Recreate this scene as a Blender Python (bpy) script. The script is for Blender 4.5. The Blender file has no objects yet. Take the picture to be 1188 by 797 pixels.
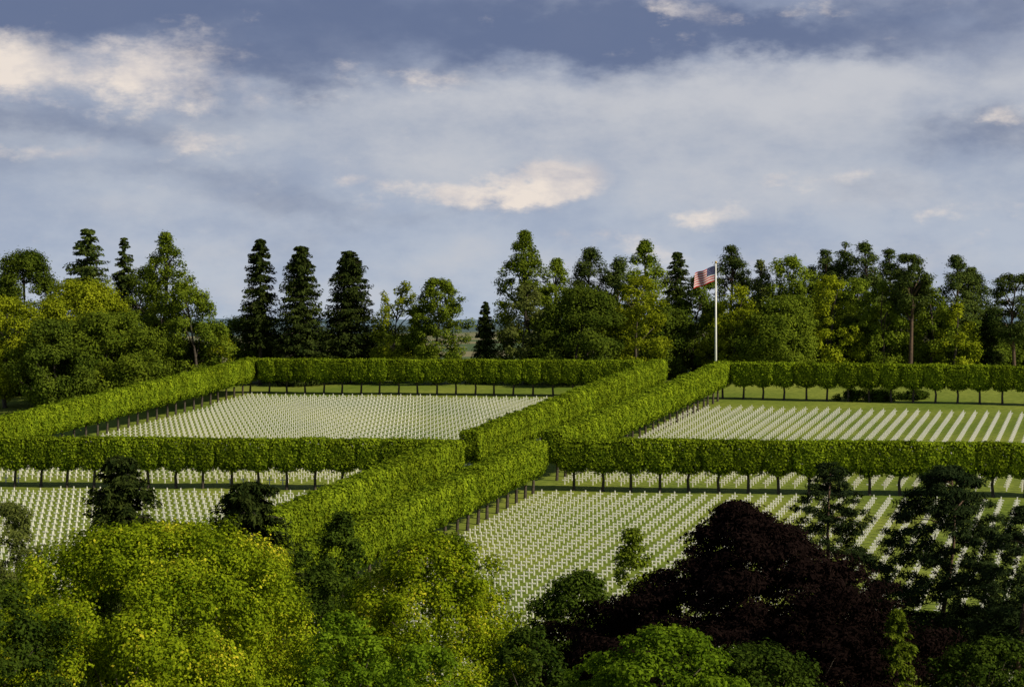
import bpy, math, numpy as np
from mathutils import Vector
sc = bpy.context.scene
col = sc.collection
PI = math.pi
# ------------------------------------------------------------------ camera model
F, CX, HY, CZ = 2280.0, 594.0, 375.0, 31.0
A_, B_ = 0.0715, 0.02
def zg(X, Y):
    X = np.asarray(X, float); Y = np.asarray(Y, float)
    Yc = np.where(Y < 295, np.maximum(Y, -80), 295 + 25*(1-np.exp(-np.maximum(Y-295, 0)/25)))
    return A_*Yc + B_*300*np.tanh(X/300)
def G(px, py, h=0.0):
    dx = (px-CX)/F; dz = (HY-py)/F
    Y = (CZ-h)/(A_ + B_*dx - dz)
    return np.array([dx*Y, Y])
cam = bpy.data.cameras.new('Camera'); co = bpy.data.objects.new('Camera', cam); col.objects.link(co)
co.location = (0, 0, CZ); co.rotation_euler = (PI/2, 0, 0)
cam.sensor_width = 36; cam.lens = 36*F/1188; cam.shift_y = -(398.5-HY)/1188
cam.clip_start = 1; cam.clip_end = 20000
sc.camera = co
sc.view_settings.view_transform = 'Standard'; sc.view_settings.look = 'None'
sc.view_settings.exposure = 0

def lin(r, g, b):
    f = lambda c: (c/255/12.92) if c/255 <= .04045 else ((c/255+.055)/1.055)**2.4
    return (f(r), f(g), f(b), 1)

# ------------------------------------------------------------------ materials
def newmat(name):
    m = bpy.data.materials.new(name); m.use_nodes = True
    nt = m.node_tree; nt.nodes.clear()
    out = nt.nodes.new('ShaderNodeOutputMaterial')
    return m, nt, out
def leafmat(name, dark, light, trans=0.3, nscale=0.6, tip=None):
    m, nt, out = newmat(name); N = nt.nodes.new; Lk = nt.links.new
    geo = N('ShaderNodeNewGeometry'); tc = N('ShaderNodeTexCoord')
    no = N('ShaderNodeTexNoise'); no.inputs['Scale'].default_value = nscale; no.inputs['Detail'].default_value = 2
    Lk(tc.outputs['Object'], no.inputs['Vector'])
    ad = N('ShaderNodeMath'); ad.operation = 'MULTIPLY_ADD'; ad.inputs[1].default_value = 0.55
    Lk(geo.outputs['Random Per Island'], ad.inputs[0])
    mr = N('ShaderNodeMapRange'); mr.inputs[1].default_value = .3; mr.inputs[2].default_value = .7
    mr.inputs[3].default_value = 0; mr.inputs[4].default_value = .5
    Lk(no.outputs['Fac'], mr.inputs[0]); Lk(mr.outputs[0], ad.inputs[2])
    oi = N('ShaderNodeObjectInfo')
    ra = N('ShaderNodeValToRGB'); e = ra.color_ramp.elements
    e[0].position = .05; e[0].color = (*dark, 1); e[1].position = .95; e[1].color = (*light, 1)
    if tip:
        k = ra.color_ramp.elements.new(.75); k.color = (*light, 1); e[-1].color = (*tip, 1)
    Lk(ad.outputs[0], ra.inputs[0])
    hs = N('ShaderNodeHueSaturation'); Lk(ra.outputs[0], hs.inputs['Color'])
    mv = N('ShaderNodeMapRange'); mv.inputs[3].default_value = .8; mv.inputs[4].default_value = 1.2
    Lk(oi.outputs['Random'], mv.inputs[0]); Lk(mv.outputs[0], hs.inputs['Value'])
    pb = N('ShaderNodeBsdfDiffuse')
    tr = N('ShaderNodeBsdfTranslucent'); mx = N('ShaderNodeMixShader'); mx.inputs[0].default_value = trans
    Lk(hs.outputs[0], pb.inputs['Color']); Lk(hs.outputs[0], tr.inputs['Color'])
    Lk(pb.outputs[0], mx.inputs[1]); Lk(tr.outputs[0], mx.inputs[2]); Lk(mx.outputs[0], out.inputs[0])
    return m
def plainmat(name, c1, c2, scale=3, rough=.8, bump=0):
    m, nt, out = newmat(name); N = nt.nodes.new; Lk = nt.links.new
    tc = N('ShaderNodeTexCoord'); no = N('ShaderNodeTexNoise')
    no.inputs['Scale'].default_value = scale; no.inputs['Detail'].default_value = 5
    Lk(tc.outputs['Object'], no.inputs['Vector'])
    ra = N('ShaderNodeValToRGB'); e = ra.color_ramp.elements
    e[0].position = .35; e[0].color = (*c1, 1); e[1].position = .65; e[1].color = (*c2, 1)
    Lk(no.outputs['Fac'], ra.inputs[0])
    pb = N('ShaderNodeBsdfPrincipled'); pb.inputs['Roughness'].default_value = rough
    Lk(ra.outputs[0], pb.inputs['Base Color']); Lk(pb.outputs[0], out.inputs[0])
    if bump:
        b = N('ShaderNodeBump'); b.inputs['Strength'].default_value = bump
        Lk(no.outputs['Fac'], b.inputs['Height']); Lk(b.outputs[0], pb.inputs['Normal'])
    return m
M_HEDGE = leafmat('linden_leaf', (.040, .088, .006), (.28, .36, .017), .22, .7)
M_HEDGED = leafmat('shaded_linden_leaf', (.012, .026, .005), (.05, .075, .012), .2, .7)  # linden green darkened to paint in the shade on the low right row
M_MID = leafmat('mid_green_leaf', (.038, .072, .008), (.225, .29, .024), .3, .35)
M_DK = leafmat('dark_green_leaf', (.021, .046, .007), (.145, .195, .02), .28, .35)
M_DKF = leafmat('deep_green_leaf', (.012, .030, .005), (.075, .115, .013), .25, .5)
M_BR = leafmat('bright_leaf', (.075, .12, .006), (.38, .42, .022), .35, .35)
M_SPR = leafmat('spruce_needle', (.009, .020, .006), (.062, .082, .017), .1, .5)
M_PINE = leafmat('pine_needle', (.015, .034, .010), (.11, .145, .028), .12, .5)
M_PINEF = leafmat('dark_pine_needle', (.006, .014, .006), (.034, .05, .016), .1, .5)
M_LIME = leafmat('flowering_lime_leaf', (.028, .066, .004), (.235, .30, .010), .28, .5, (.56, .50, .035))
M_COP = leafmat('copper_leaf', (.0035, .0022, .0024), (.014, .0083, .0074), .08, .6)
M_MAP = leafmat('maple_leaf', (.032, .08, .006), (.22, .33, .017), .38, .6)
M_GREY = leafmat('grey_green_leaf', (.055, .08, .018), (.21, .24, .055), .2, .6)
M_BARK = plainmat('bark', (.03, .023, .018), (.08, .063, .05), 4, .9, .4)
M_BARKR = plainmat('red_pine_bark', (.045, .03, .021), (.12, .072, .048), 3, .9, .4)
M_MARB = plainmat('white_marble', (.80, .78, .71), (.87, .85, .79), 2.5, .5)
M_WPAINT = plainmat('white_paint', (.76, .76, .76), (.82, .82, .82), 2, .35)
M_BRASS = plainmat('gilt', (.5, .33, .08), (.6, .42, .12), 2, .3)
M_RED = plainmat('red_cloth', (.36, .001, .010), (.42, .002, .014), 1, .8)
M_WHT = plainmat('white_cloth', (.50, .52, .56), (.56, .58, .62), 1, .8)
M_BLU = plainmat('blue_cloth', (.002, .006, .08), (.004, .009, .10), 1, .8)
M_HILL1 = plainmat('far_haze_blue_hill', (.095, .16, .23), (.12, .19, .26), .004, 1)  # blue of distance haze painted into the hill's base colour
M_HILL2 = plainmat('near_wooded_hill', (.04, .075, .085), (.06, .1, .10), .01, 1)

# ground
def groundmat():
    m, nt, out = newmat('grass_ground'); N = nt.nodes.new; Lk = nt.links.new
    geo = N('ShaderNodeNewGeometry'); sx = N('ShaderNodeSeparateXYZ'); Lk(geo.outputs['Position'], sx.inputs[0])
    def noise(s, d=4):
        n = N('ShaderNodeTexNoise'); n.inputs['Scale'].default_value = s; n.inputs['Detail'].default_value = d
        Lk(geo.outputs['Position'], n.inputs['Vector']); return n
    n1, n2, n3 = noise(.06), noise(1.5, 6), noise(.004, 2)
    ra = N('ShaderNodeValToRGB'); e = ra.color_ramp.elements
    e[0].position = .3; e[0].color = (.115, .175, .02, 1); e[1].position = .7; e[1].color = (.225, .265, .043, 1)
    Lk(n1.outputs['Fac'], ra.inputs[0])
    rb = N('ShaderNodeValToRGB'); e = rb.color_ramp.elements
    e[0].position = .3; e[0].color = (.65, .67, .65, 1); e[1].position = .7; e[1].color = (1.15, 1.1, 1.1, 1)
    Lk(n2.outputs['Fac'], rb.inputs[0])
    mu = N('ShaderNodeMix'); mu.data_type = 'RGBA'; mu.blend_type = 'MULTIPLY'; mu.inputs[0].default_value = 1
    Lk(ra.outputs[0], mu.inputs[6]); Lk(rb.outputs[0], mu.inputs[7])
    rf = N('ShaderNodeValToRGB'); e = rf.color_ramp.elements; rf.color_ramp.interpolation = 'CONSTANT'
    e[0].position = 0; e[0].color = (.22, .20, .11, 1); e[1].position = .5; e[1].color = (.08, .12, .05, 1)
    k = e.new(.58); k.color = (.24, .22, .13, 1)
    Lk(n3.outputs['Fac'], rf.inputs[0])
    mr = N('ShaderNodeMapRange'); mr.inputs[1].default_value = 430; mr.inputs[2].default_value = 480
    Lk(sx.outputs['Y'], mr.inputs[0])
    mx = N('ShaderNodeMix'); mx.data_type = 'RGBA'
    Lk(mr.outputs[0], mx.inputs[0]); Lk(mu.outputs[2], mx.inputs[6]); Lk(rf.outputs[0], mx.inputs[7])
    pb = N('ShaderNodeBsdfPrincipled'); pb.inputs['Roughness'].default_value = .9; pb.inputs['Specular IOR Level'].default_value = .1
    Lk(mx.outputs[2], pb.inputs['Base Color'])
    b = N('ShaderNodeBump'); b.inputs['Strength'].default_value = .5; b.inputs['Distance'].default_value = .1
    Lk(n2.outputs['Fac'], b.inputs['Height']); Lk(b.outputs[0], pb.inputs['Normal'])
    Lk(pb.outputs[0], out.inputs[0]); return m

# ------------------------------------------------------------------ mesh helpers
def quads_mesh(name, V, mat):
    n = len(V)//4
    me = bpy.data.meshes.new(name)
    me.vertices.add(4*n); me.vertices.foreach_set('co', np.ascontiguousarray(V, dtype=np.float32).ravel())
    me.loops.add(4*n); me.loops.foreach_set('vertex_index', np.arange(4*n, dtype=np.int32))
    me.polygons.add(n); me.polygons.foreach_set('loop_start', np.arange(0, 4*n, 4, dtype=np.int32))
    me.update(calc_edges=True); me.validate()
    me.materials.append(mat); return me
def nrm(a): return a/np.maximum(np.linalg.norm(a, axis=-1, keepdims=True), 1e-9)
def leaf_quads(rng, P, Nn, L, W, T=None):
    n = len(P)
    if T is None: T = rng.normal(size=(n, 3))
    T = nrm(T - Nn*np.sum(T*Nn, 1, keepdims=True))
    Bt = np.cross(Nn, T)
    sz = rng.uniform(.7, 1.3, (n, 1))
    l = T*(L*.5)*sz; w = Bt*(W*.5)*sz; f = Nn*(W*.22)*sz
    V = np.stack([P+l, P+w+f, P-l, P-w+f], 1)
    return V.reshape(-1, 3)
def tube(V, Fc, pts, rad, n=7):
    b0 = len(V)
    pts = [Vector(p) for p in pts]
    for i, p in enumerate(pts):
        t = (pts[min(i+1, len(pts)-1)] - pts[max(i-1, 0)]).normalized()
        a = Vector((1, 0, 0)) if abs(t.x) < .8 else Vector((0, 1, 0))
        s = t.cross(a).normalized(); c = t.cross(s)
        for k in range(n):
            th = 2*PI*k/n
            V.append(tuple(p + (s*math.cos(th) + c*math.sin(th))*rad[i]))
    for i in range(len(pts)-1):
        for k in range(n):
            Fc.append((b0+i*n+k, b0+i*n+(k+1) % n, b0+(i+1)*n+(k+1) % n, b0+(i+1)*n+k))
    Fc.append(tuple(b0+k for k in reversed(range(n))))
    Fc.append(tuple(b0+(len(pts)-1)*n+k for k in range(n)))
def pymesh(name, V, Fc, mat, smooth=True):
    me = bpy.data.meshes.new(name); me.from_pydata([tuple(v) for v in V], [], Fc); me.update()
    if smooth: me.polygons.foreach_set('use_smooth', [True]*len(me.polygons))
    if mat: me.materials.append(mat)
    return me
def link(name, me, parent=None, loc=None):
    o = bpy.data.objects.new(name, me); col.objects.link(o)
    if parent: o.parent = parent
    if loc is not None: o.location = loc
    return o
def empty(name, label, cat, loc, rz=0, group=None):
    o = bpy.data.objects.new(name, None); col.objects.link(o)
    o.location = loc; o.rotation_euler = (0, 0, rz); o.empty_display_size = .5
    o['label'] = label; o['category'] = cat
    if group: o['group'] = group
    return o

# ------------------------------------------------------------------ ground + hills
def axis(dense, lim, step):
    a = list(np.arange(-dense, dense+.1, step)); x = dense; s = step
    while x < lim:
        s *= 1.35; x += s; a.append(x); a.insert(0, -x)
    return np.array(a)
xs = axis(150, 9000, 6)
ys = list(np.arange(-150, 460, 6.0)); y = ys[-1]; s = 6
while y < 12000: s *= 1.25; y += s; ys.append(y)
ys = [-3000, -1200, -500] + ys; ys = np.array(ys, float)
XX, YY = np.meshgrid(xs, ys); ZZ = zg(XX, YY)
rg = np.random.default_rng(3)
ZZ += np.where(YY < 420, rg.normal(0, .03, ZZ.shape), 0)
nx, ny = len(xs), len(ys)
V = np.stack([XX, YY, ZZ], -1).reshape(-1, 3)
Fc = [(j*nx+i, j*nx+i+1, (j+1)*nx+i+1, (j+1)*nx+i) for j in range(ny-1) for i in range(nx-1)]
g = link('ground', pymesh('ground', V, Fc, groundmat())); g['kind'] = 'structure'
def ridge(name, Y, ytop, amp, wl, mat, seed):
    r = np.random.default_rng(seed); n = 500
    x = np.linspace(-Y*.9, Y*.9, n)
    h = CZ + (HY-ytop)/F*Y
    zz = h + sum(amp*Y/F/(k**.8)*np.sin(x/(wl/k)+r.uniform(0, 6)) for k in (1, 2.3, 5, 11)) + r.normal(0, .35*Y/F, n)
    V = []; Fc = []
    for i in range(n):
        V += [(x[i], Y-Y*.08, 15), (x[i], Y, zz[i]), (x[i], Y+Y*.15, zz[i]*.9+2), (x[i], Y+Y*.3, 10)]
    for i in range(n-1):
        for k in range(3): Fc.append((4*i+k, 4*i+4+k, 4*i+5+k, 4*i+1+k))
    o = link(name, pymesh(name, V, Fc, mat)); o['kind'] = 'structure'
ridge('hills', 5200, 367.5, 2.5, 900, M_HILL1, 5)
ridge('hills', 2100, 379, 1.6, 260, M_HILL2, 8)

# ------------------------------------------------------------------ clipped linden rows
HH = 5.25
def linden_crown(seed, lx, ly, mat):
    r = np.random.default_rng(seed)
    n = 6200; hz = 1.6
    d = nrm(r.normal(size=(n, 3)))
    p = 10.0
    k = (np.abs(d)**p).sum(1)**(-1/p)
    S = d*k[:, None]
    ph = r.uniform(0, 6, 6)
    lump = 1 + .04*np.sin(3.1*S[:, 0]*lx+ph[0])*np.sin(2.7*S[:, 2]*hz+ph[1]) + .03*np.sin(5*S[:, 1]+ph[2]+3*S[:, 0])
    depth = 1 - np.abs(r.normal(0, .11, n))
    taper = np.where(S[:, 2] < .1, .90+.10*np.clip((S[:, 2]+1)/1.1, 0, 1), 1.0)
    P = S*np.array([lx, ly, hz])*(lump*depth)[:, None]
    P[:, :2] *= taper[:, None]
    top = P[:, 2] > 1.0
    P[:, 2] = np.where(S[:, 2] < -.6, P[:, 2]+r.normal(0, .18, n)+.18*np.abs(P[:, 0]), P[:, 2]+r.normal(0, .06, n))
    stray = r.random(n) < .05
    P[:, 2] = np.where(top, np.minimum(P[:, 2], hz*1.0)+np.where(stray, r.uniform(0, .28, n), 0), P[:, 2])
    out = r.random(n) < .03
    P[:, 1] = np.where(out, P[:, 1]*r.uniform(1, 1.13, n), P[:, 1])
    N0 = nrm(nrm(S**5) + r.normal(0, .42, (n, 3)) + np.array([0, 0, .22]))
    P[:, 2] += 3.65
    return quads_mesh('linden_crown', leaf_quads(r, P, N0, .26, .18), mat)
def linden_trunk(seed):
    r = np.random.default_rng(seed); V = []; Fc = []
    a = r.normal(0, .05, 4)
    tube(V, Fc, [(0, 0, -.15), (0, 0, .1), (a[0], a[1], 1.2), (a[2], a[3], 2.2), (a[2], a[3], 4.2)], [.24, .17, .14, .13, .05])
    for i in range(5):
        th = r.uniform(0, 6.28); z = 1.8+.3*i; L = r.uniform(.7, 1.1)
        tube(V, Fc, [(a[2], a[3], z), (a[2]+L*.5*math.cos(th), a[3]+L*.5*math.sin(th), z+.35), (a[2]+L*math.cos(th), a[3]+L*math.sin(th), z+.9)], [.07, .05, .02], 5)
    return pymesh('linden_trunk', V, Fc, M_BARK)
CRN = [linden_crown(100+i, 1.63, 1.2, M_HEDGE) for i in range(9)]
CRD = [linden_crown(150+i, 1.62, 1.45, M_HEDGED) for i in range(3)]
TRK = [linden_trunk(200+i) for i in range(5)]
rr = np.random.default_rng(11)
ROWS = {}
def row(key, a, b, pitch, label, group, crn=CRN):
    a = np.array(a); b = np.array(b); d = b-a; L = np.linalg.norm(d); d /= L
    ROWS[key] = (a, d)
    n = int(L/pitch)+1; ang = math.atan2(d[1], d[0])
    for i in range(n):
        p = a + d*pitch*i + rr.normal(0, .05, 2)
        t = empty('linden_tree', label, 'tree', (p[0], p[1], float(zg(p[0], p[1]))), ang + (PI if rr.random() < .5 else 0), group)
        t.scale = (1, 1, rr.uniform(.985, 1.015))
        link('trunk', TRK[rr.integers(len(TRK))], t); link('crown', crn[rr.integers(len(crn))], t)
u2 = np.array([.313, 1.0]); u2 /= np.linalg.norm(u2)
Lc, Rc = G(521, 511, HH), G(621, 511, HH)
ROWS['L'] = (Lc, u2); ROWS['R'] = (Rc, u2)
Lend, Rend = G(765, 417, HH), G(840, 419, HH)
row('t1l', G(-45, 507, HH), G(505, 509, HH), 2.98, 'clipped linden on a bare trunk in the long row above the front left graves', 'lindens in the left middle row')
row('t1r', G(665, 509, HH), G(1240, 514, HH), 2.92, 'clipped linden on a bare trunk in the long row above the front right graves', 'lindens in the right middle row')
s0 = Lc+u2*.3; row('lnear', s0, Lc-u2*58, 2.95, 'clipped linden in the left hand avenue row nearest the yellow foreground trees', 'lindens in the near left avenue row')
s0 = Rc-u2*.5; row('rnear', s0, Rc-u2*62, 2.95, 'clipped linden in the near avenue row along the front right graves', 'lindens in the near right avenue row')
s0 = Lc+u2*8; row('lfar', s0, Lend, 2.95, 'clipped linden in the far avenue row bordering the back left graves', 'lindens in the far left avenue row')
s0 = Rc+u2*8; row('rfar', s0, Rend, 2.95, 'clipped linden in the far avenue row leading up to the flagpole', 'lindens in the far right avenue row')
row('out', G(290, 416, HH), G(-30, 492, HH), 2.95, 'clipped linden in the sloping outer row left of the back left graves', 'lindens in the outer left row')
row('t3l', G(312, 416, HH), G(742, 418.5, HH), 2.95, 'clipped linden in the back row behind the back left graves', 'lindens in the back left row')
row('t3r', G(862, 420, HH), G(1240, 425, HH), 2.95, 'clipped linden in the back row behind the back right graves', 'lindens in the back right row')
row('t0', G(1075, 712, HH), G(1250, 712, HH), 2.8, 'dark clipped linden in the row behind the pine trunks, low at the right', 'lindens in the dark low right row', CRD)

# ------------------------------------------------------------------ trees
PROF = {
 'round': lambda t: np.sqrt(np.clip(1-np.where(t > .42, (t-.42)/.58, (t-.42)/.5)**2, 0, 1)),
 'oval':  lambda t: np.sqrt(np.clip(1-np.where(t > .35, (t-.35)/.65, (t-.35)/.5)**2, 0, 1)),
 'tall':  lambda t: np.clip(np.where(t > .3, (1-((t-.3)/.7)**2.0), .75+.25*t/.3), 0, 1),
 'pine':  lambda t: np.clip(np.where(t > .45, 1-.65*((t-.45)/.55)**2, .55+.45*t/.45), .05, 1),
 'cone':  lambda t: np.clip(1-t, .03, 1)**.55,
 'mound': lambda t: np.clip(1-t, .02, 1)**.8,
 'dome':  lambda t: np.sqrt(np.clip(1-t**2, 0, 1)),
}
def broad(label, px, ytop, hw, Y, mat, prof='round', cb=.2, ncl=55, leaf=.34, asp=.62, flat=.8, rcf=(.2, .34), k=.62, seed=1, bark=None, name='broadleaf_tree', limbs=9, hcap=None, lean=0, group=None, cen=1.0, wide=1.0, sub=.5, fray=.14, lth=None):
    r = np.random.default_rng(seed*7+13)
    X = (px-CX)/F*Y; gz = float(zg(X, Y)); top = CZ+(HY-ytop)/F*Y - gz; R = hw*Y/F*wide
    if hcap: cb = max(cb, 1-hcap/top)
    z0 = cb*top; ch = top-z0
    t = empty(name, label, 'tree', (X, Y, gz), 0, group)
    tt = np.sort(r.uniform(.02, 1.0, ncl)); th = r.uniform(0, 2*PI, ncl)
    rc = R*r.uniform(rcf[0], rcf[1], ncl)*(1-.35*tt*(prof != 'round'))
    ph = r.uniform(0, 6, 4)
    lob = 1 + .16*np.sin(2*th+ph[0]+2*tt) + .10*np.sin(5*th+ph[1]+5*tt)
    rad = np.maximum(R*PROF[prof](tt)*lob - rc*sub, 0)*np.sqrt(r.uniform(.3*cen, 1, ncl))
    ax = np.stack([R*.10*np.sin(tt*4+ph[2])+lean*tt, R*.10*np.sin(tt*3+ph[3])], 1)
    zc = z0 + tt*ch
    zc = np.minimum(zc, top-rc*flat*.9)
    C = np.stack([rad*np.cos(th)+ax[:, 0], rad*np.sin(th)+ax[:, 1], zc], 1)
    per = np.maximum((k*4*PI*rc**2*(.4+.6*flat)/(asp*leaf*leaf*.5)).astype(int), 8)
    idx = np.repeat(np.arange(ncl), per); n = len(idx)
    d = nrm(r.normal(size=(n, 3)))
    wob = 1+.22*np.sin(d[:, 0]*5+idx)+.18*np.sin(d[:, 1]*6+idx*2)+.12*np.sin(d[:, 2]*9+idx)
    sh = np.clip(1-np.abs(r.normal(0, .25, n)), .2, 1)*wob + (r.random(n) < fray)*r.uniform(0, .5, n)
    rad3 = np.stack([rc*1.1, rc*1.1, rc*flat], 1)[idx]
    P = C[idx] + d*rad3*sh[:, None]
    outw = nrm(P-np.array([0, 0, z0+ch*.3]))
    Nn = nrm(d*.65 + outw*.45 + r.normal(0, .45, (n, 3)) + np.array([0, 0, .3]))
    link('crown', quads_mesh('tree_crown', leaf_quads(r, P, Nn, leaf, leaf*asp), mat), t)
    V = []; Fc = []
    tr = max(.16, .02*top); zt = z0+ch*(.95 if prof in ('pine', 'tall', 'cone') or lth else .6)
    if lth: tr = .21
    if hcap: zt = z0+ch*.3
    def axp(z):
        q = np.clip((z-z0)/ch, 0, 1); return (float(R*.10*np.sin(q*4+ph[2])+lean*q)*min(1, z/(z0+.5)), float(R*.10*np.sin(q*3+ph[3]))*min(1, z/(z0+.5)), z)
    zs = np.linspace(.3, zt, 9)
    tube(V, Fc, [(0, 0, -.3)]+[axp(z) for z in zs], [tr*1.5]+list(np.linspace(tr, tr*.2, 9)), 8)
    lt = lth or (.12 if hcap else .42)
    for i in r.choice(ncl, min(limbs, ncl), replace=False):
        c = C[i]; zb = max(z0*.75, c[2]-1.0*np.hypot(c[0], c[1])-.3*R*.3); zb = min(zb, zt)
        if lth: zb = min(max(z0*.9, c[2]-.25*np.hypot(c[0], c[1])), zt)
        a = np.array(axp(zb)); c = a+(c-a)*.9; mid = (a+c)/2 + np.array([0, 0, .05*R])
        tube(V, Fc, [a, mid, c], [tr*lt, tr*lt*.66, tr*lt*.25], 5)
    link('trunk', pymesh('tree_trunk', V, Fc, bark or M_BARK), t)
    return t
def spruce(label, px, ytop, hw, Y, mat=None, cb=.06, nbr=230, ll=.6, lw=.24, droop=.3, pts=10, q=5, seed=1, name='spruce_tree', pw=.7, bark=None, wide=1.1, rag=.35, hcap=None, hang=.22, wid=.32, tip=0.0, bow=0.0):
    r = np.random.default_rng(seed*5+3); mat = mat or M_SPR
    X = (px-CX)/F*Y; gz = float(zg(X, Y)); top = CZ+(HY-ytop)/F*Y - gz; R = hw*Y/F*wide
    if hcap: cb = max(cb, 1-hcap/top)
    if Y > 200: ll *= .72; lw *= .66
    z0 = cb*top; ch = top-z0
    t = empty(name, label, 'tree', (X, Y, gz))
    Ps, Ts, Ns = [], [], []; V = []; Fc = []
    tr = max(.14, .014*top)
    def axp(z): return np.array([bow*math.sin(z/top*3.0), .3*bow*math.sin(z/top*5), z])
    tube(V, Fc, [(0, 0, -.3), (0, 0, .4)]+[tuple(axp(top*f)) for f in (.2, .35, .5, .65, .8, .97)], [tr*1.5, tr, tr*.9, tr*.8, tr*.65, tr*.5, tr*.3, .03], 8)
    ph = r.uniform(0, 6, 3)
    tls = np.sort(r.random(nbr)**1.15)
    for b, tl in enumerate(tls):
        tl = min(tl, .985)
        az = r.uniform(0, 2*PI)
        rowf = 1 + .06*math.sin(tl*26+ph[0]+az) + .10*math.sin(tl*47+ph[1]-2*az)
        Lb = R*min(1, (1-tl)**pw)*r.uniform(1-rag, 1.08)*rowf + .15
        D = np.array([math.cos(az), math.sin(az), 0]); S = np.array([-D[1], D[0], 0])
        zb = z0+ch*tl; A0 = axp(zb)
        dr = droop + r.normal(0, .08)
        s = np.repeat(np.linspace(.1+tip, 1, pts), q)+r.uniform(-.06, .06, pts*q)
        w = Lb*wid*(1.1-s*.8); off = r.uniform(-1, 1, len(s))*w
        P = A0 + D*(Lb*s)[:, None] + S*off[:, None]
        P[:, 2] += - dr*Lb*s + .44*dr*Lb*s**2 - np.abs(off)*.3*(1 if dr > 0 else 0) - r.uniform(0, hang, len(s))*min(Lb, 2.2)
        Ps.append(P); Ts.append(D*.8 + S*np.sign(off)[:, None]*.6 + np.array([0, 0, -dr*.6-.25]) + r.normal(0, .3, (len(s), 3)))
        Ns.append(nrm(np.array([0, 0, .55]) + D*.6 + r.normal(0, .55, (len(s), 3))))
        if b % 3 == 0 or tip > 0: tube(V, Fc, [tuple(A0), tuple(A0+D*Lb*.5-np.array([0, 0, dr*Lb*.4])), tuple(A0+D*Lb*.9-np.array([0, 0, dr*Lb*.55]))], [tr*.25, tr*.15, .01], 4)
    P = np.concatenate(Ps); T = np.concatenate(Ts); Nn = np.concatenate(Ns)
    link('crown', quads_mesh('tree_crown', leaf_quads(r, P, Nn, ll, lw, T), mat), t)
    link('trunk', pymesh('tree_trunk', V, Fc, bark or M_BARK), t)
    return t
def pine(label, px, ytop, hw, Y, cb=.5, ncl=26, leaf=.46, seed=1, mat=None, **kw):
    d = dict(prof='tall', asp=.32, flat=.6, rcf=(.26, .44), k=.65, bark=M_BARKR, name='pine_tree', limbs=14, wide=1.3, sub=.35, fray=.2); d.update(kw)
    if d['prof'] == 'tall': cb = min(cb, .22); ncl = int(ncl*1.9)
    return broad(label, px, ytop, hw, Y, mat or M_PINE, cb=cb, ncl=ncl, leaf=leaf, seed=seed, **d)
W = 1.17
# --- far woodland edge, left
broad('bright yellow green tree cut by the left edge of the view beside the outer lindens', 6, 345, 36, 283, M_BR, 'round', .12, 80, seed=1, wide=W, rcf=(.17, .3))
broad('dark rounded tree at far left with a broad domed top', 32, 292, 42, 306, M_DK, 'round', .15, 110, seed=2, wide=W, rcf=(.15, .27))
spruce('tall ragged dark conifer, highest crown of the left hand grove', 101, 264, 38, 312, M_PINE, .15, 380, .8, .34, .15, seed=3, pw=.45, rag=.5)
spruce('narrow pointed spruce between the ragged conifer and the tall light green tree', 144, 274, 22, 316, M_PINE, .1, 280, .6, .28, .3, seed=4, pw=.5)
broad('tall slim light green tree with a high rounded tip in the left grove', 190, 270, 34, 300, M_MID, 'tall', .12, 130, seed=5, rcf=(.16, .28), wide=W)
broad('sunlit yellow green tree in front of the dark left grove', 92, 326, 48, 292, M_BR, 'round', .2, 110, seed=6, wide=W, rcf=(.14, .26))
broad('low spreading green tree at the foot of the left grove, touching the outer lindens', 128, 362, 54, 280, M_MID, 'round', .08, 130, seed=7, wide=W, rcf=(.13, .24))
broad('bushy mid green tree at the foot of the left grove near the left edge', 62, 372, 42, 276, M_DK, 'round', .08, 100, seed=57, wide=W, rcf=(.14, .26))
broad('sloping shouldered mid green tree at the right end of the left grove', 224, 324, 36, 296, M_MID, 'oval', .1, 110, seed=8, wide=W, rcf=(.15, .27))
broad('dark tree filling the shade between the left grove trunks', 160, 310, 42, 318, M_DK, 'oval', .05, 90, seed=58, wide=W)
broad('small bright bushy tree above the upper end of the outer linden row', 243, 380, 24, 300, M_BR, 'round', .1, 45, seed=9, wide=W)
broad('low dark leafy tree left of the tall bare stemmed spruce', 288, 368, 32, 318, M_DK, 'round', .1, 60, seed=10, wide=W)
spruce('tall narrow spruce with a bare lower stem, first of the three dark spruces', 302, 276, 25, 312, M_SPR, .3, 320, .7, .3, .3, seed=11, pw=.45)
spruce('broad dark spruce in the middle of the three dark spruces', 349, 284, 32, 310, M_SPR, .05, 560, .75, .32, .25, seed=12, pw=.42, rag=.28)
spruce('broad dark fir with flat layered boughs, last of the three dark spruces', 405, 290, 35, 312, M_SPR, .12, 520, .8, .32, .1, seed=13, pw=.42, rag=.35)
broad('slim bright tree between the layered fir and the round headed green tree', 459, 326, 26, 310, M_BR, 'oval', .08, 90, seed=14, wide=W, rcf=(.16, .28))
broad('round headed green tree left of the small lone dark spruce', 505, 323, 35, 306, M_MID, 'oval', .06, 150, seed=15, wide=1.1, rcf=(.14, .26), k=.8)
spruce('small cone shaped dark spruce standing alone in the gap in the trees', 563, 349, 20, 306, M_SPR, .03, 340, .6, .26, .35, seed=16)
broad('tall airy tree right of the lone spruce, topping the middle wood', 611, 268, 35, 316, M_MID, 'tall', .1, 150, seed=17, rcf=(.15, .27), wide=1.1)
broad('pale green lower tree in front of the tall airy tree', 610, 330, 31, 304, M_GREY, 'oval', .05, 100, seed=18, wide=1.1, rcf=(.15, .28))
broad('mid green tree behind the broad dark green dome', 648, 300, 32, 318, M_MID, 'tall', .1, 100, seed=21, wide=W, rcf=(.16, .3))
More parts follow.
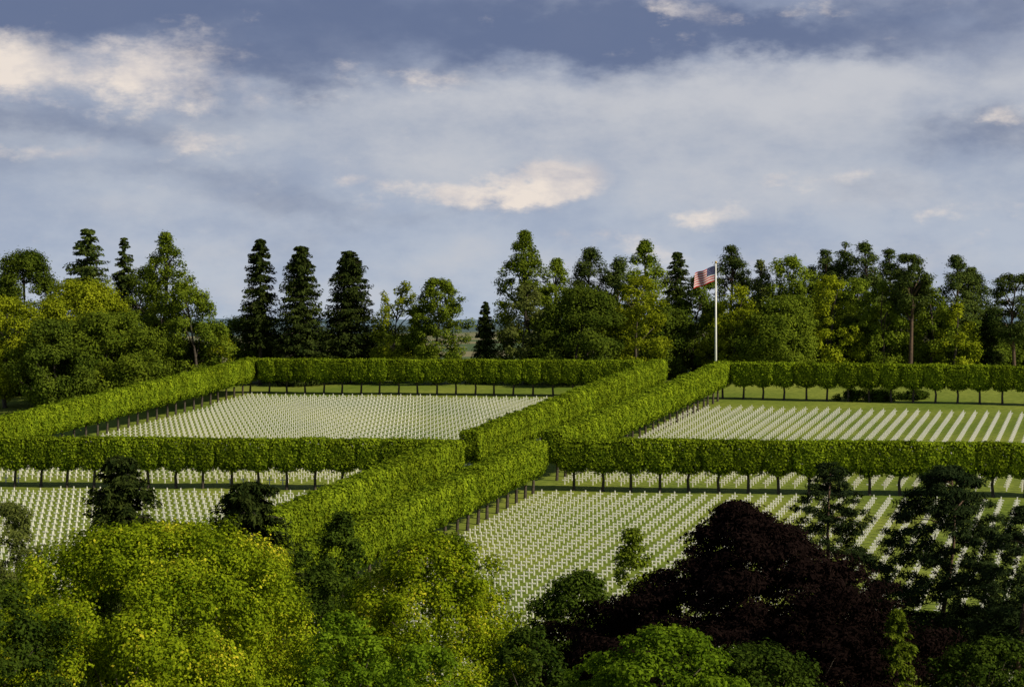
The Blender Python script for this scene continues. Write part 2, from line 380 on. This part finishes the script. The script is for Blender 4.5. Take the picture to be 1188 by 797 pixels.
pine('dark pine with a flat spreading tip behind the broad dark green dome', 682, 288, 25, 322, .3, 44, seed=19)
broad('broad dark green dome shaped tree left of the yellow tree', 671, 334, 46, 300, M_DK, 'round', .05, 130, seed=20, wide=W, rcf=(.13, .24))
pine('small dark pine with a tilted crown left of the tall middle tree', 719, 297, 21, 324, .4, 36, seed=22)
broad('tall twin tipped green tree behind the yellow tree', 752, 279, 32, 316, M_MID, 'tall', .1, 140, seed=23, rcf=(.15, .28), wide=W)
broad('yellow green tree glowing in the sun in the middle wood', 741, 320, 32, 302, M_BR, 'oval', .05, 100, seed=24, wide=W, rcf=(.15, .28))
spruce('slender conifer just left of the flag', 786, 291, 24, 318, M_PINE, .1, 340, .6, .28, .3, seed=25, pw=.45)
broad('dark tree directly behind the lower flagpole', 808, 320, 37, 312, M_DK, 'oval', .05, 105, seed=42, wide=W, rcf=(.15, .28))
pine('tall pine just right of the flag', 847, 285, 21, 322, .3, 42, seed=26)
broad('light green tree right of the flagpole', 852, 330, 33, 304, M_BR, 'oval', .05, 95, seed=27, wide=W, rcf=(.15, .28))
broad('thin wispy tree rising right of the tall pine by the flag', 882, 300, 20, 318, M_GREY, 'tall', .12, 80, seed=28, wide=W)
broad('mid green upright tree in the right wood with a forked top', 917, 297, 35, 316, M_MID, 'oval', .1, 140, seed=29, wide=W, rcf=(.15, .27))
broad('wide dark tree low in the right wood', 908, 344, 48, 302, M_MID, 'round', .03, 130, seed=30, wide=W, rcf=(.13, .24))
broad('shadowed tree between the forked tree and the first pines', 940, 308, 31, 322, M_DK, 'tall', .05, 90, seed=59, wide=W, rcf=(.17, .3))
broad('sunlit green tree below the first cluster of dark pines', 962, 320, 30, 304, M_BR, 'oval', .05, 100, seed=31, wide=W, rcf=(.15, .28))
pine('dark pine at the left of the pine cluster on the right', 956, 290, 20, 320, .4, 36, seed=32)
pine('dark pine at the centre of the pine cluster on the right, tallest of them', 979, 281, 21, 322, .4, 38, seed=33)
pine('dark pine at the right of the pine cluster on the right', 1003, 282, 23, 318, .4, 38, seed=34)
broad('deep green tree standing under the centre of the pine cluster', 996, 322, 32, 312, M_MID, 'oval', .03, 100, seed=60, wide=W, rcf=(.15, .28))
broad('green tree below the right end of the pine cluster', 1022, 326, 30, 304, M_MID, 'oval', .05, 100, seed=35, wide=W, rcf=(.15, .28))
pine('narrow dark pine squeezed beside the bare stemmed pine', 1033, 289, 18, 326, .4, 34, seed=36)
pine('umbrella shaped pine on a long bare stem in the right wood', 1056, 295, 23, 300, .5, 80, seed=37, prof='pine', rcf=(.2, .36))
broad('deep green tree seen past the long bare pine stem', 1052, 330, 33, 320, M_MID, 'oval', .03, 90, seed=63, wide=W, rcf=(.16, .3))
broad('olive green tree right of the bare pine stem', 1079, 322, 30, 304, M_MID, 'tall', .05, 100, seed=38, wide=W, rcf=(.15, .28))
pine('dark pine above the narrow yellow tree at the right', 1108, 296, 21, 316, .35, 40, seed=39)
pine('lower dark pine leaning right above the small right hand spruce', 1130, 310, 22, 318, .35, 40, seed=40)
broad('narrow yellow green tree tapering to a point at the right', 1109, 350, 24, 300, M_BR, 'tall', .03, 75, seed=41, wide=W, rcf=(.17, .3))
spruce('small dark spruce near the right edge of the wood', 1146, 360, 20, 304, M_SPR, .03, 300, .5, .24, .3, seed=43)
pine('pine with a red lit stem at the right edge of the view', 1177, 317, 24, 300, .34, 84, seed=44, prof='pine', rcf=(.2, .36))
broad('dark undergrowth tree behind the back right lindens, below the pine cluster', 985, 366, 44, 312, M_DK, 'round', .02, 70, seed=45, wide=W)
broad('dark undergrowth tree behind the back right lindens, below the leaning pine', 1125, 372, 36, 314, M_DK, 'round', .02, 60, seed=46, wide=W)
broad('dark low tree filling the gap between the yellow tree and the flagpole', 768, 356, 36, 310, M_DK, 'round', .02, 60, seed=47, wide=W)
for i, (x_, y_) in enumerate([(330, 388), (376, 386), (432, 384), (470, 390), (640, 376), (706, 358)]):
    broad('low dark bushy tree showing just above the back left lindens', x_, y_, 32, 322+3*(i % 3), M_DK, 'round', .0, 44, seed=300+i, group='low bushy trees behind the back left lindens', wide=W)
for i, (x_, y_) in enumerate([(830, 362), (875, 352), (935, 360), (1085, 362), (1160, 386), (1195, 382), (1230, 378)]):
    broad('low dark bushy tree showing just above the back right lindens', x_, y_, 32, 320+3*(i % 3), M_DK, 'round', .0, 44, seed=320+i, group='low bushy trees behind the back right lindens', wide=W)
for i, (x_, y_) in enumerate([(-8, 395), (40, 410), (100, 405), (165, 400), (215, 395)]):
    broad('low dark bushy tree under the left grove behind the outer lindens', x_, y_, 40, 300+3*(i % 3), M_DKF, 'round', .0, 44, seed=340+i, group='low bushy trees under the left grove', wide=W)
def shrub(label, px, ybase, ytop, hw, seed, mat):
    p = G(px, ybase)
    t = broad(label, px, ytop, hw, p[1], mat, 'dome', 0.0, 60, leaf=.26, seed=seed, rcf=(.12, .24), name='shrub', limbs=5); t['category'] = 'shrub'
shrub('wide dark shrub mound on the grass strip before the back right lindens', 1012, 463, 452, 40, 61, M_DKF)
shrub('smaller dark shrub right of the wide shrub mound on the grass strip', 1062, 463, 453, 20, 62, M_DKF)

# --- foreground
broad('big flowering lime with yellow blossom filling the lower left corner', 168, 609, 240, 78, M_LIME, 'dome', .2, 400, leaf=.14, asp=.58, flat=.85, rcf=(.065, .14), k=.52, seed=71, hcap=8, limbs=14)
broad('dark green tree in the bottom left corner beside the big flowering lime', -10, 672, 115, 70, M_DKF, 'dome', .2, 170, leaf=.15, asp=.58, rcf=(.09, .18), k=.55, seed=93, hcap=6)
broad('yellow green lime in the lower centre, left of the dark purple beech', 512, 618, 140, 92, M_LIME, 'dome', .25, 340, leaf=.15, asp=.58, flat=.9, rcf=(.075, .16), k=.52, seed=72, hcap=9, limbs=14)
broad('large dark purple copper beech right of the lower centre', 852, 582, 262, 90, M_COP, 'mound', .2, 480, leaf=.24, asp=.34, flat=.42, rcf=(.045, .105), k=.75, seed=73, name='copper_beech_tree', hcap=8.6, limbs=20, fray=.5)
broad('bright green maple at the bottom edge before the copper beech', 765, 730, 142, 66, M_MAP, 'dome', .3, 280, leaf=.145, asp=.7, flat=.55, rcf=(.075, .155), k=.62, seed=74, hcap=5, limbs=10)
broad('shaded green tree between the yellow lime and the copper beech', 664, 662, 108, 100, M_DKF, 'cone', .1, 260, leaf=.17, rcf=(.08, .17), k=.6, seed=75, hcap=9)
broad('olive tree with a sunlit edge peeping over the left of the copper beech', 738, 612, 56, 104, M_MID, 'cone', .2, 150, leaf=.18, rcf=(.12, .23), seed=76, k=.6, hcap=9)
broad('dark lower beech at the bottom right of the tall copper beech', 955, 690, 100, 82, M_COP, 'dome', .2, 230, leaf=.23, asp=.36, flat=.5, rcf=(.08, .17), k=.8, seed=77, name='copper_beech_tree', hcap=6, fray=.45)
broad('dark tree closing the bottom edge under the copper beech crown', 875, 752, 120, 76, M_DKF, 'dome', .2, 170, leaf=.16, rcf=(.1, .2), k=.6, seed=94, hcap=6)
broad('small bright green tree at the bottom edge between the two limes', 400, 708, 75, 70, M_MAP, 'dome', .3, 190, leaf=.14, asp=.6, seed=78, k=.55, hcap=6, rcf=(.09, .18))
broad('low bright green tree at the bottom edge below the centre lime', 485, 748, 90, 62, M_MAP, 'dome', .3, 170, leaf=.14, asp=.6, seed=79, k=.55, hcap=5, rcf=(.09, .18))
broad('dark low tree at the bottom edge between centre lime and maple', 620, 730, 80, 72, M_DKF, 'dome', .3, 150, leaf=.155, asp=.6, seed=90, k=.6, hcap=6, rcf=(.11, .22))
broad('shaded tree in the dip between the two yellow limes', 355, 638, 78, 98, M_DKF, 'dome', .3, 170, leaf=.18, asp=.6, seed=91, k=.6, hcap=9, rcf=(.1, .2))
broad('pale grey green tree at the left edge behind the big flowering lime', 12, 583, 62, 112, M_GREY, 'dome', .2, 150, leaf=.19, asp=.35, seed=80, k=.7, hcap=8, rcf=(.1, .22))
spruce('dark layered spruce standing behind the big flowering lime', 142, 526, 68, 116, M_SPR, .1, 420, .42, .11, .12, 14, 8, seed=81, pw=.38, rag=.6)
spruce('dark drooping spruce between the flowering lime and the avenue', 290, 556, 78, 106, M_SPR, .1, 520, .42, .11, .2, 14, 8, seed=82, pw=.33, rag=.6)
broad('dark green tree at the near end of the avenue lindens', 394, 594, 62, 118, M_DKF, 'cone', .1, 160, leaf=.2, rcf=(.12, .23), seed=83, k=.65, hcap=10)
PK = dict(prof='oval', name='pine_tree', asp=.2, k=.9, sub=.1, fray=.45, limbs=14, lth=.28)
pine('dark pine with layered boughs above the right of the copper beech', 966, 536, 50, 112, .15, 240, .32, seed=84, mat=M_PINEF, flat=.48, rcf=(.12, .23), wide=1.05, **PK)
pine('big dark pine with a bare trunk at the lower right', 1098, 541, 74, 104, .38, 290, .32, seed=85, mat=M_PINEF, flat=.48, rcf=(.10, .2), wide=1.1, **PK)
pine('pine with a red brown trunk at the right edge of the foreground', 1186, 588, 52, 98, .40, 180, .3, seed=86, mat=M_PINEF, flat=.48, rcf=(.13, .25), wide=1.1, **PK)
spruce('young lighter green spruce below the big dark pine', 1040, 704, 55, 84, M_MID, .1, 320, .32, .1, .25, 11, 5, seed=87, pw=.7)
broad('dark thicket tree in the bottom right corner below the pines', 1145, 738, 90, 86, M_DKF, 'dome', .1, 150, leaf=.18, seed=92, k=.6, hcap=6, rcf=(.1, .2))

# ------------------------------------------------------------------ flagpole and flag
Yf = 292.0; Xf = (830.5-CX)/F*Yf; gzf = float(zg(Xf, Yf))
fp = empty('flagpole', 'tall white flagpole at the far end of the linden avenue', 'flagpole', (Xf, Yf, gzf))
ht = CZ+(HY-306)/F*Yf - gzf
V = []; Fc = []; tube(V, Fc, [(0, 0, .3), (0, 0, ht*.4), (0, 0, ht)], [.18, .15, .09], 14); link('pole', pymesh('flagpole_pole', V, Fc, M_WPAINT), fp)
V = []; Fc = []; tube(V, Fc, [(0, 0, -.2), (0, 0, .25), (0, 0, .3), (0, 0, .4)], [.75, .75, .6, .3], 20); link('base', pymesh('flagpole_base', V, Fc, M_MARB, False), fp)
V = []; Fc = []; tube(V, Fc, [(0, 0, ht+.2+.18*math.sin(a)) for a in np.linspace(-1.5, 1.5, 9)], [.18*math.cos(a)+.005 for a in np.linspace(-1.5, 1.5, 9)], 14); link('finial', pymesh('flagpole_finial', V, Fc, M_BRASS), fp)
FL, FH = 3.4, 2.3
def fs(u, v, off=0):      # u along the fly, v down the hoist
    x = -(.12 + FL*u*.88 + .2*v*u); z = ht-.3 - FH*v - 1.2*u**1.15 + .14*math.sin(u*9)*u
    y = .32*math.sin(u*9+1.4*v)*u + off
    return (x, y, z)
V = []; Fc = []; mi = []
nu, nv = 30, 13
for j in range(nv+1):
    for i in range(nu+1): V.append(fs(i/nu, j/nv))
for j in range(nv):
    for i in range(nu):
        b = j*(nu+1)+i; Fc.append((b, b+1, b+nu+2, b+nu+1))
        mi.append(2 if (j < 7 and i < 12) else (0 if j % 2 == 0 else 1))
for side in (-.02, .02):
    for rw in range(9):
        for c in range(6 if rw % 2 == 0 else 5):
            uc = .4*((c*2+1 + (rw % 2))/12); vc = (7/13)*(rw+1)/10
            b = len(V)
            for q in range(10):
                ra = (.042 if q % 2 == 0 else .017); th = PI/2+q*PI/5
                V.append(fs(uc+ra*math.cos(th)/FL, vc-ra*math.sin(th)/FH, side))
            Fc.append(tuple(range(b, b+10))); mi.append(1)
me = pymesh('flag_cloth', V, Fc, None, False)
for m in (M_RED, M_WHT, M_BLU): me.materials.append(m)
for pl, ix in zip(me.polygons, mi): pl.material_index = ix
me.update()
fo = link('flag', me, None, (Xf, Yf, gzf)); fo['label'] = 'red, white and blue stars and stripes flag flying left from the white flagpole'; fo['category'] = 'flag'

# ------------------------------------------------------------------ grave crosses
def cross_geo():
    o = [(-.075, 0), (.075, 0), (.06, .60), (.33, .585), (.33, .725), (.055, .71), (.066, 1.07), (-.066, 1.07), (-.055, .71), (-.33, .725), (-.33, .585), (-.06, .60)]
    n = len(o); e = .012; V = []
    for yy, s in ((-.055, .0), (-.045, 1), (.045, 1), (.055, .0)):
        for x, z in o:
            if s: V.append((x, yy, z))
            else: V.append((x-math.copysign(e, x), yy, z + (e if z in (0, .585) else (-e if z > .7 else 0))))
    Fc = [tuple(range(n)), tuple(reversed(range(3*n, 4*n)))]
    for k in range(3):
        for i in range(n): Fc.append((k*n+(i+1) % n, k*n+i, (k+1)*n+i, (k+1)*n+(i+1) % n))
    return np.array(V), Fc
CV, CF = cross_geo(); CV[:, 2] -= .03
CV *= .80
cme = pymesh('grave_cross', CV, CF, M_MARB, False)
v2 = np.array([1.0, -.23]); v2 /= np.linalg.norm(v2)
def dist_right(key, p): a, d = ROWS[key]; return (p[:, 0]-a[0])*d[1]-(p[:, 1]-a[1])*d[0]
def beyond(key, p): a, d = ROWS[key]; return -(p[:, 0]-a[0])*d[1]+(p[:, 1]-a[1])*d[0]
PV, PU = 1.46, 1.38
ii, jj = np.meshgrid(np.arange(-88, 92), np.arange(-84, 84))
base = Rc
P = base + ii.reshape(-1, 1)*PV*v2 + jj.reshape(-1, 1)*PU*u2
rc_ = np.random.default_rng(5)
px = CX+F*P[:, 0]/np.maximum(P[:, 1], 1)
dR, dL = dist_right('R', P), dist_right('L', P)
b1l, b1r = beyond('t1l', P), beyond('t1r', P)
infr = (px > -25) & (px < 1213)
nr = (dR > 1.2) & (b1r < -4.2) & (P[:, 1] > 100)
nl = (dL < -1.2) & (b1l < -4.2) & (P[:, 1] > 140)
fl = (dL < -1.2) & (b1l > 3) & (beyond('t3l', P) < -6) & (dist_right('out', P) < -2.2)
fr = (dR > 1.2) & (b1r > 3) & (beyond('t3r', P) < -13)
sel = infr & (nr | nl | fl | fr)
P = P[sel]; plot = np.where(nr[sel], 0, np.where(nl[sel], 1, np.where(fl[sel], 2, 3)))
Z = zg(P[:, 0], P[:, 1])
order = np.argsort(P[:, 1])
bpy.context.view_layer.update()
dg = bpy.context.evaluated_depsgraph_get()
ang = math.atan2(v2[1], v2[0])
chosen = []; org = Vector((0, 0, CZ))
for i in order:
    if len(chosen) >= 300: break
    ok = 0
    for hx, hz in ((0, .8), (-.2, .52), (.2, .52), (0, .3)):
        tgt = Vector((P[i, 0]+hx, P[i, 1], Z[i]+hz)); d = tgt-org; D = d.length
        py = HY-F*(tgt.z-CZ)/tgt.y
        if py > 796 or abs(CX+F*tgt.x/tgt.y-594) > 592: continue
        hit, loc, *_ = sc.ray_cast(dg, org, d.normalized(), distance=D)
        if not hit: ok += 1
    if ok >= 3: chosen.append(i)
LAB = ['white marble cross in the closest visible grave rows, in the front right plot', 'white marble cross in the closest visible grave rows, in the front left plot', 'white marble cross in the nearest rows of the back left plot', 'white marble cross in the nearest rows of the back right plot']
GRP = ['near crosses in the front right plot', 'near crosses in the front left plot', 'near crosses in the back left plot', 'near crosses in the back right plot']
for i in chosen:
    o = link('grave_cross', cme, None, (P[i, 0], P[i, 1], Z[i])); o.rotation_euler = (rc_.normal(0, .006), rc_.normal(0, .006), ang)
    o['label'] = LAB[plot[i]]; o['category'] = 'cross'; o['group'] = GRP[plot[i]]
rest = np.setdiff1d(np.arange(len(P)), np.array(chosen))
ca, sa = math.cos(ang), math.sin(ang); nvx = len(CV)
RV = CV @ np.array([[ca, sa, 0], [-sa, ca, 0], [0, 0, 1]])
AV = (RV[None] + np.stack([P[rest, 0], P[rest, 1], Z[rest]], 1)[:, None]).reshape(-1, 3)
AF = [tuple(x+k*nvx for x in f) for k in range(len(rest)) for f in CF]
st = link('grave_crosses', pymesh('grave_crosses', AV, AF, M_MARB, False)); st['kind'] = 'stuff'
st['label'] = 'rows of white marble crosses farther back across all the grave plots'; st['category'] = 'crosses'
print('crosses', len(P), 'chosen', len(chosen), [int((plot[chosen] == k).sum()) for k in range(4)])

# ------------------------------------------------------------------ sun and sky
sd = Vector((.87, -.49, 0)).normalized(); EL = math.radians(35)
dirv = Vector((sd.x*math.cos(EL), sd.y*math.cos(EL), math.sin(EL)))
sun = bpy.data.lights.new('Sun', 'SUN'); so = bpy.data.objects.new('Sun', sun); col.objects.link(so)
sun.energy = 5.0; sun.angle = math.radians(.5); sun.color = (1, .90, .66)
so.rotation_euler = dirv.to_track_quat('Z', 'Y').to_euler(); so.location = (60, -40, 80)
w = bpy.data.worlds.new('World'); sc.world = w; w.use_nodes = True
nt = w.node_tree; nt.nodes.clear(); N = nt.nodes.new; Lk = nt.links.new
def val(s, x):
    if isinstance(x, (int, float)): s.default_value = x
    else: Lk(x, s)
def Mh(op, a, b=None, c=None, clamp=False):
    n = N('ShaderNodeMath'); n.operation = op; n.use_clamp = clamp
    val(n.inputs[0], a)
    if b is not None: val(n.inputs[1], b)
    if c is not None: val(n.inputs[2], c)
    return n.outputs[0]
tc = N('ShaderNodeTexCoord'); sp = N('ShaderNodeSeparateXYZ'); Lk(tc.outputs['Generated'], sp.inputs[0])
U = Mh('MULTIPLY', Mh('ARCTAN2', sp.outputs[0], sp.outputs[1]), 22.8)
Vv = Mh('MULTIPLY', Mh('ARCSINE', sp.outputs[2]), 22.8)
cb_ = N('ShaderNodeCombineXYZ'); Lk(U, cb_.inputs[0]); Lk(Mh('MULTIPLY', Vv, 1.9), cb_.inputs[1])
def noise(scale, det, rough=.55, off=0):
    mp = N('ShaderNodeVectorMath'); mp.operation = 'ADD'; Lk(cb_.outputs[0], mp.inputs[0]); mp.inputs[1].default_value = (off, off*1.7, off*.3)
    n = N('ShaderNodeTexNoise'); n.inputs['Scale'].default_value = scale; n.inputs['Detail'].default_value = det; n.inputs['Roughness'].default_value = rough
    Lk(mp.outputs[0], n.inputs['Vector']); return n.outputs['Fac']
nA, nB, nC, nD, nE, nF = noise(.55, 6, .6, 3.1), noise(.55, 6, .6, 17.3), noise(1.0, 8, .62, 8.8), noise(.45, 7, .58, 31.), noise(.62, 7, .6, 47.), noise(1.7, 8, .6, 61.)
U2 = Mh('ADD', U, Mh('MULTIPLY', Mh('SUBTRACT', nA, .5), 2.8)); V2 = Mh('ADD', Vv, Mh('MULTIPLY', Mh('SUBTRACT', nB, .5), 1.5))
def blobs(lst, uu, vv):
    tot = None
    for (bx, by, rx, ry, am) in lst:
        dx = Mh('MULTIPLY', Mh('SUBTRACT', uu, (bx-CX)/100), 100/rx); dy = Mh('MULTIPLY', Mh('SUBTRACT', vv, (HY-by)/100), 100/ry)
        e = Mh('MULTIPLY', Mh('EXPONENT', Mh('MULTIPLY', Mh('ADD', Mh('MULTIPLY', dx, dx), Mh('MULTIPLY', dy, dy)), -1)), am)
        tot = e if tot is None else Mh('ADD', tot, e)
    return tot
def sstep(x, a, b):
    n = N('ShaderNodeMapRange'); n.interpolation_type = 'SMOOTHSTEP'; n.inputs[1].default_value = a; n.inputs[2].default_value = b; Lk(x, n.inputs[0]); return n.outputs[0]
Dk = blobs([(400, 15, 420, 60, 1.05), (40, 15, 170, 42, .85), (720, 40, 240, 30, .85), (940, 40, 160, 26, .65), (330, 85, 140, 30, .7), (60, 140, 160, 26, .6), (1140, 165, 75, 30, .6), (1120, 12, 120, 22, .45), (170, 200, 240, 26, .4), (430, 240, 240, 24, .45), (1060, 215, 150, 20, .3), (300, 290, 240, 20, .2), (1000, 265, 200, 14, .2)], U2, V2)
Gr = blobs([(800, 125, 380, 50, .6), (1010, 90, 220, 40, .5), (600, 125, 180, 28, .35), (900, 215, 280, 40, .45), (250, 150, 160, 25, .4), (560, 190, 220, 25, .4), (150, 250, 220, 30, .4), (900, 310, 340, 30, .45), (350, 330, 340, 30, .45)], U2, V2)
U3 = Mh('ADD', U, Mh('MULTIPLY', Mh('SUBTRACT', nF, .5), .8)); V3 = Mh('ADD', Vv, Mh('MULTIPLY', Mh('SUBTRACT', nC, .5), .6))
Wh = blobs([(18, 82, 50, 40, 1.1), (150, 102, 115, 40, .92), (215, 66, 75, 34, .5), (658, 213, 46, 22, 1.6), (605, 220, 50, 17, 1.0), (525, 224, 80, 22, .85), (480, 92, 95, 19, .55), (795, 27, 42, 24, .65), (1160, 138, 70, 16, .5), (820, 250, 70, 17, .6), (1110, 250, 95, 17, .45), (240, 168, 95, 17, .55), (970, 14, 130, 15, .4), (735, 285, 95, 17, .5), (420, 215, 85, 13, .6), (60, 190, 105, 13, .5), (950, 210, 105, 17, .45), (330, 125, 85, 15, .5)], U3, V3)
mD = Mh('MULTIPLY', sstep(Mh('MULTIPLY_ADD', Mh('SUBTRACT', nD, .5), 1.4, Dk), .1, 1.2), .92)
mG = sstep(Mh('MULTIPLY_ADD', Mh('SUBTRACT', nC, .5), 1.3, Gr), .05, 1.0)
mW = Mh('MULTIPLY', sstep(Mh('MULTIPLY_ADD', Mh('SUBTRACT', nF, .5), 2.2, Wh), .28, 1.2), .92)
mE = sstep(nE, .36, .66)
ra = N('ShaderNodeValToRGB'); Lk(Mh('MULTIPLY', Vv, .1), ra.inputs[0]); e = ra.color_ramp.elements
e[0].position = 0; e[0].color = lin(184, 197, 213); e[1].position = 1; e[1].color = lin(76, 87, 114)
for ps, cc in ((.10, (171, 183, 203)), (.22, (168, 176, 192)), (.32, (152, 160, 181)), (.42, (118, 130, 160)), (.58, (90, 102, 130))):  # top stops, above the view, darkened to cut ambient light and deepen shadows
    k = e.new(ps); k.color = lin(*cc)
def mix(fac, a, bcol):
    n = N('ShaderNodeMix'); n.data_type = 'RGBA'; val(n.inputs[0], fac); Lk(a, n.inputs[6])
    if isinstance(bcol, tuple): n.inputs[7].default_value = bcol
    else: Lk(bcol, n.inputs[7])
    return n.outputs[2]
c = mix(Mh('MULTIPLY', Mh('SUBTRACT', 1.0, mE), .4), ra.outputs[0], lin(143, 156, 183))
c = mix(Mh('MULTIPLY', Mh('MULTIPLY', mE, .3), sstep(Vv, 6.0, 3.5)), c, lin(196, 199, 206))
c = mix(mG, c, lin(196, 198, 205)); c = mix(mD, c, lin(95, 109, 143))
pc = N('ShaderNodeValToRGB'); Lk(nC, pc.inputs[0]); e = pc.color_ramp.elements
e[0].position = .36; e[0].color = lin(196, 192, 197); e[1].position = .6; e[1].color = lin(241, 228, 216)
c = mix(mW, c, pc.outputs[0])
sc10 = N('ShaderNodeVectorMath'); sc10.operation = 'SCALE'; Lk(c, sc10.inputs[0]); sc10.inputs['Scale'].default_value = 10.0
sky = N('ShaderNodeTexSky'); sky.sky_type = 'NISHITA'; sky.sun_disc = False
sky.sun_elevation = EL; sky.sun_rotation = math.atan2(dirv.x, dirv.y)
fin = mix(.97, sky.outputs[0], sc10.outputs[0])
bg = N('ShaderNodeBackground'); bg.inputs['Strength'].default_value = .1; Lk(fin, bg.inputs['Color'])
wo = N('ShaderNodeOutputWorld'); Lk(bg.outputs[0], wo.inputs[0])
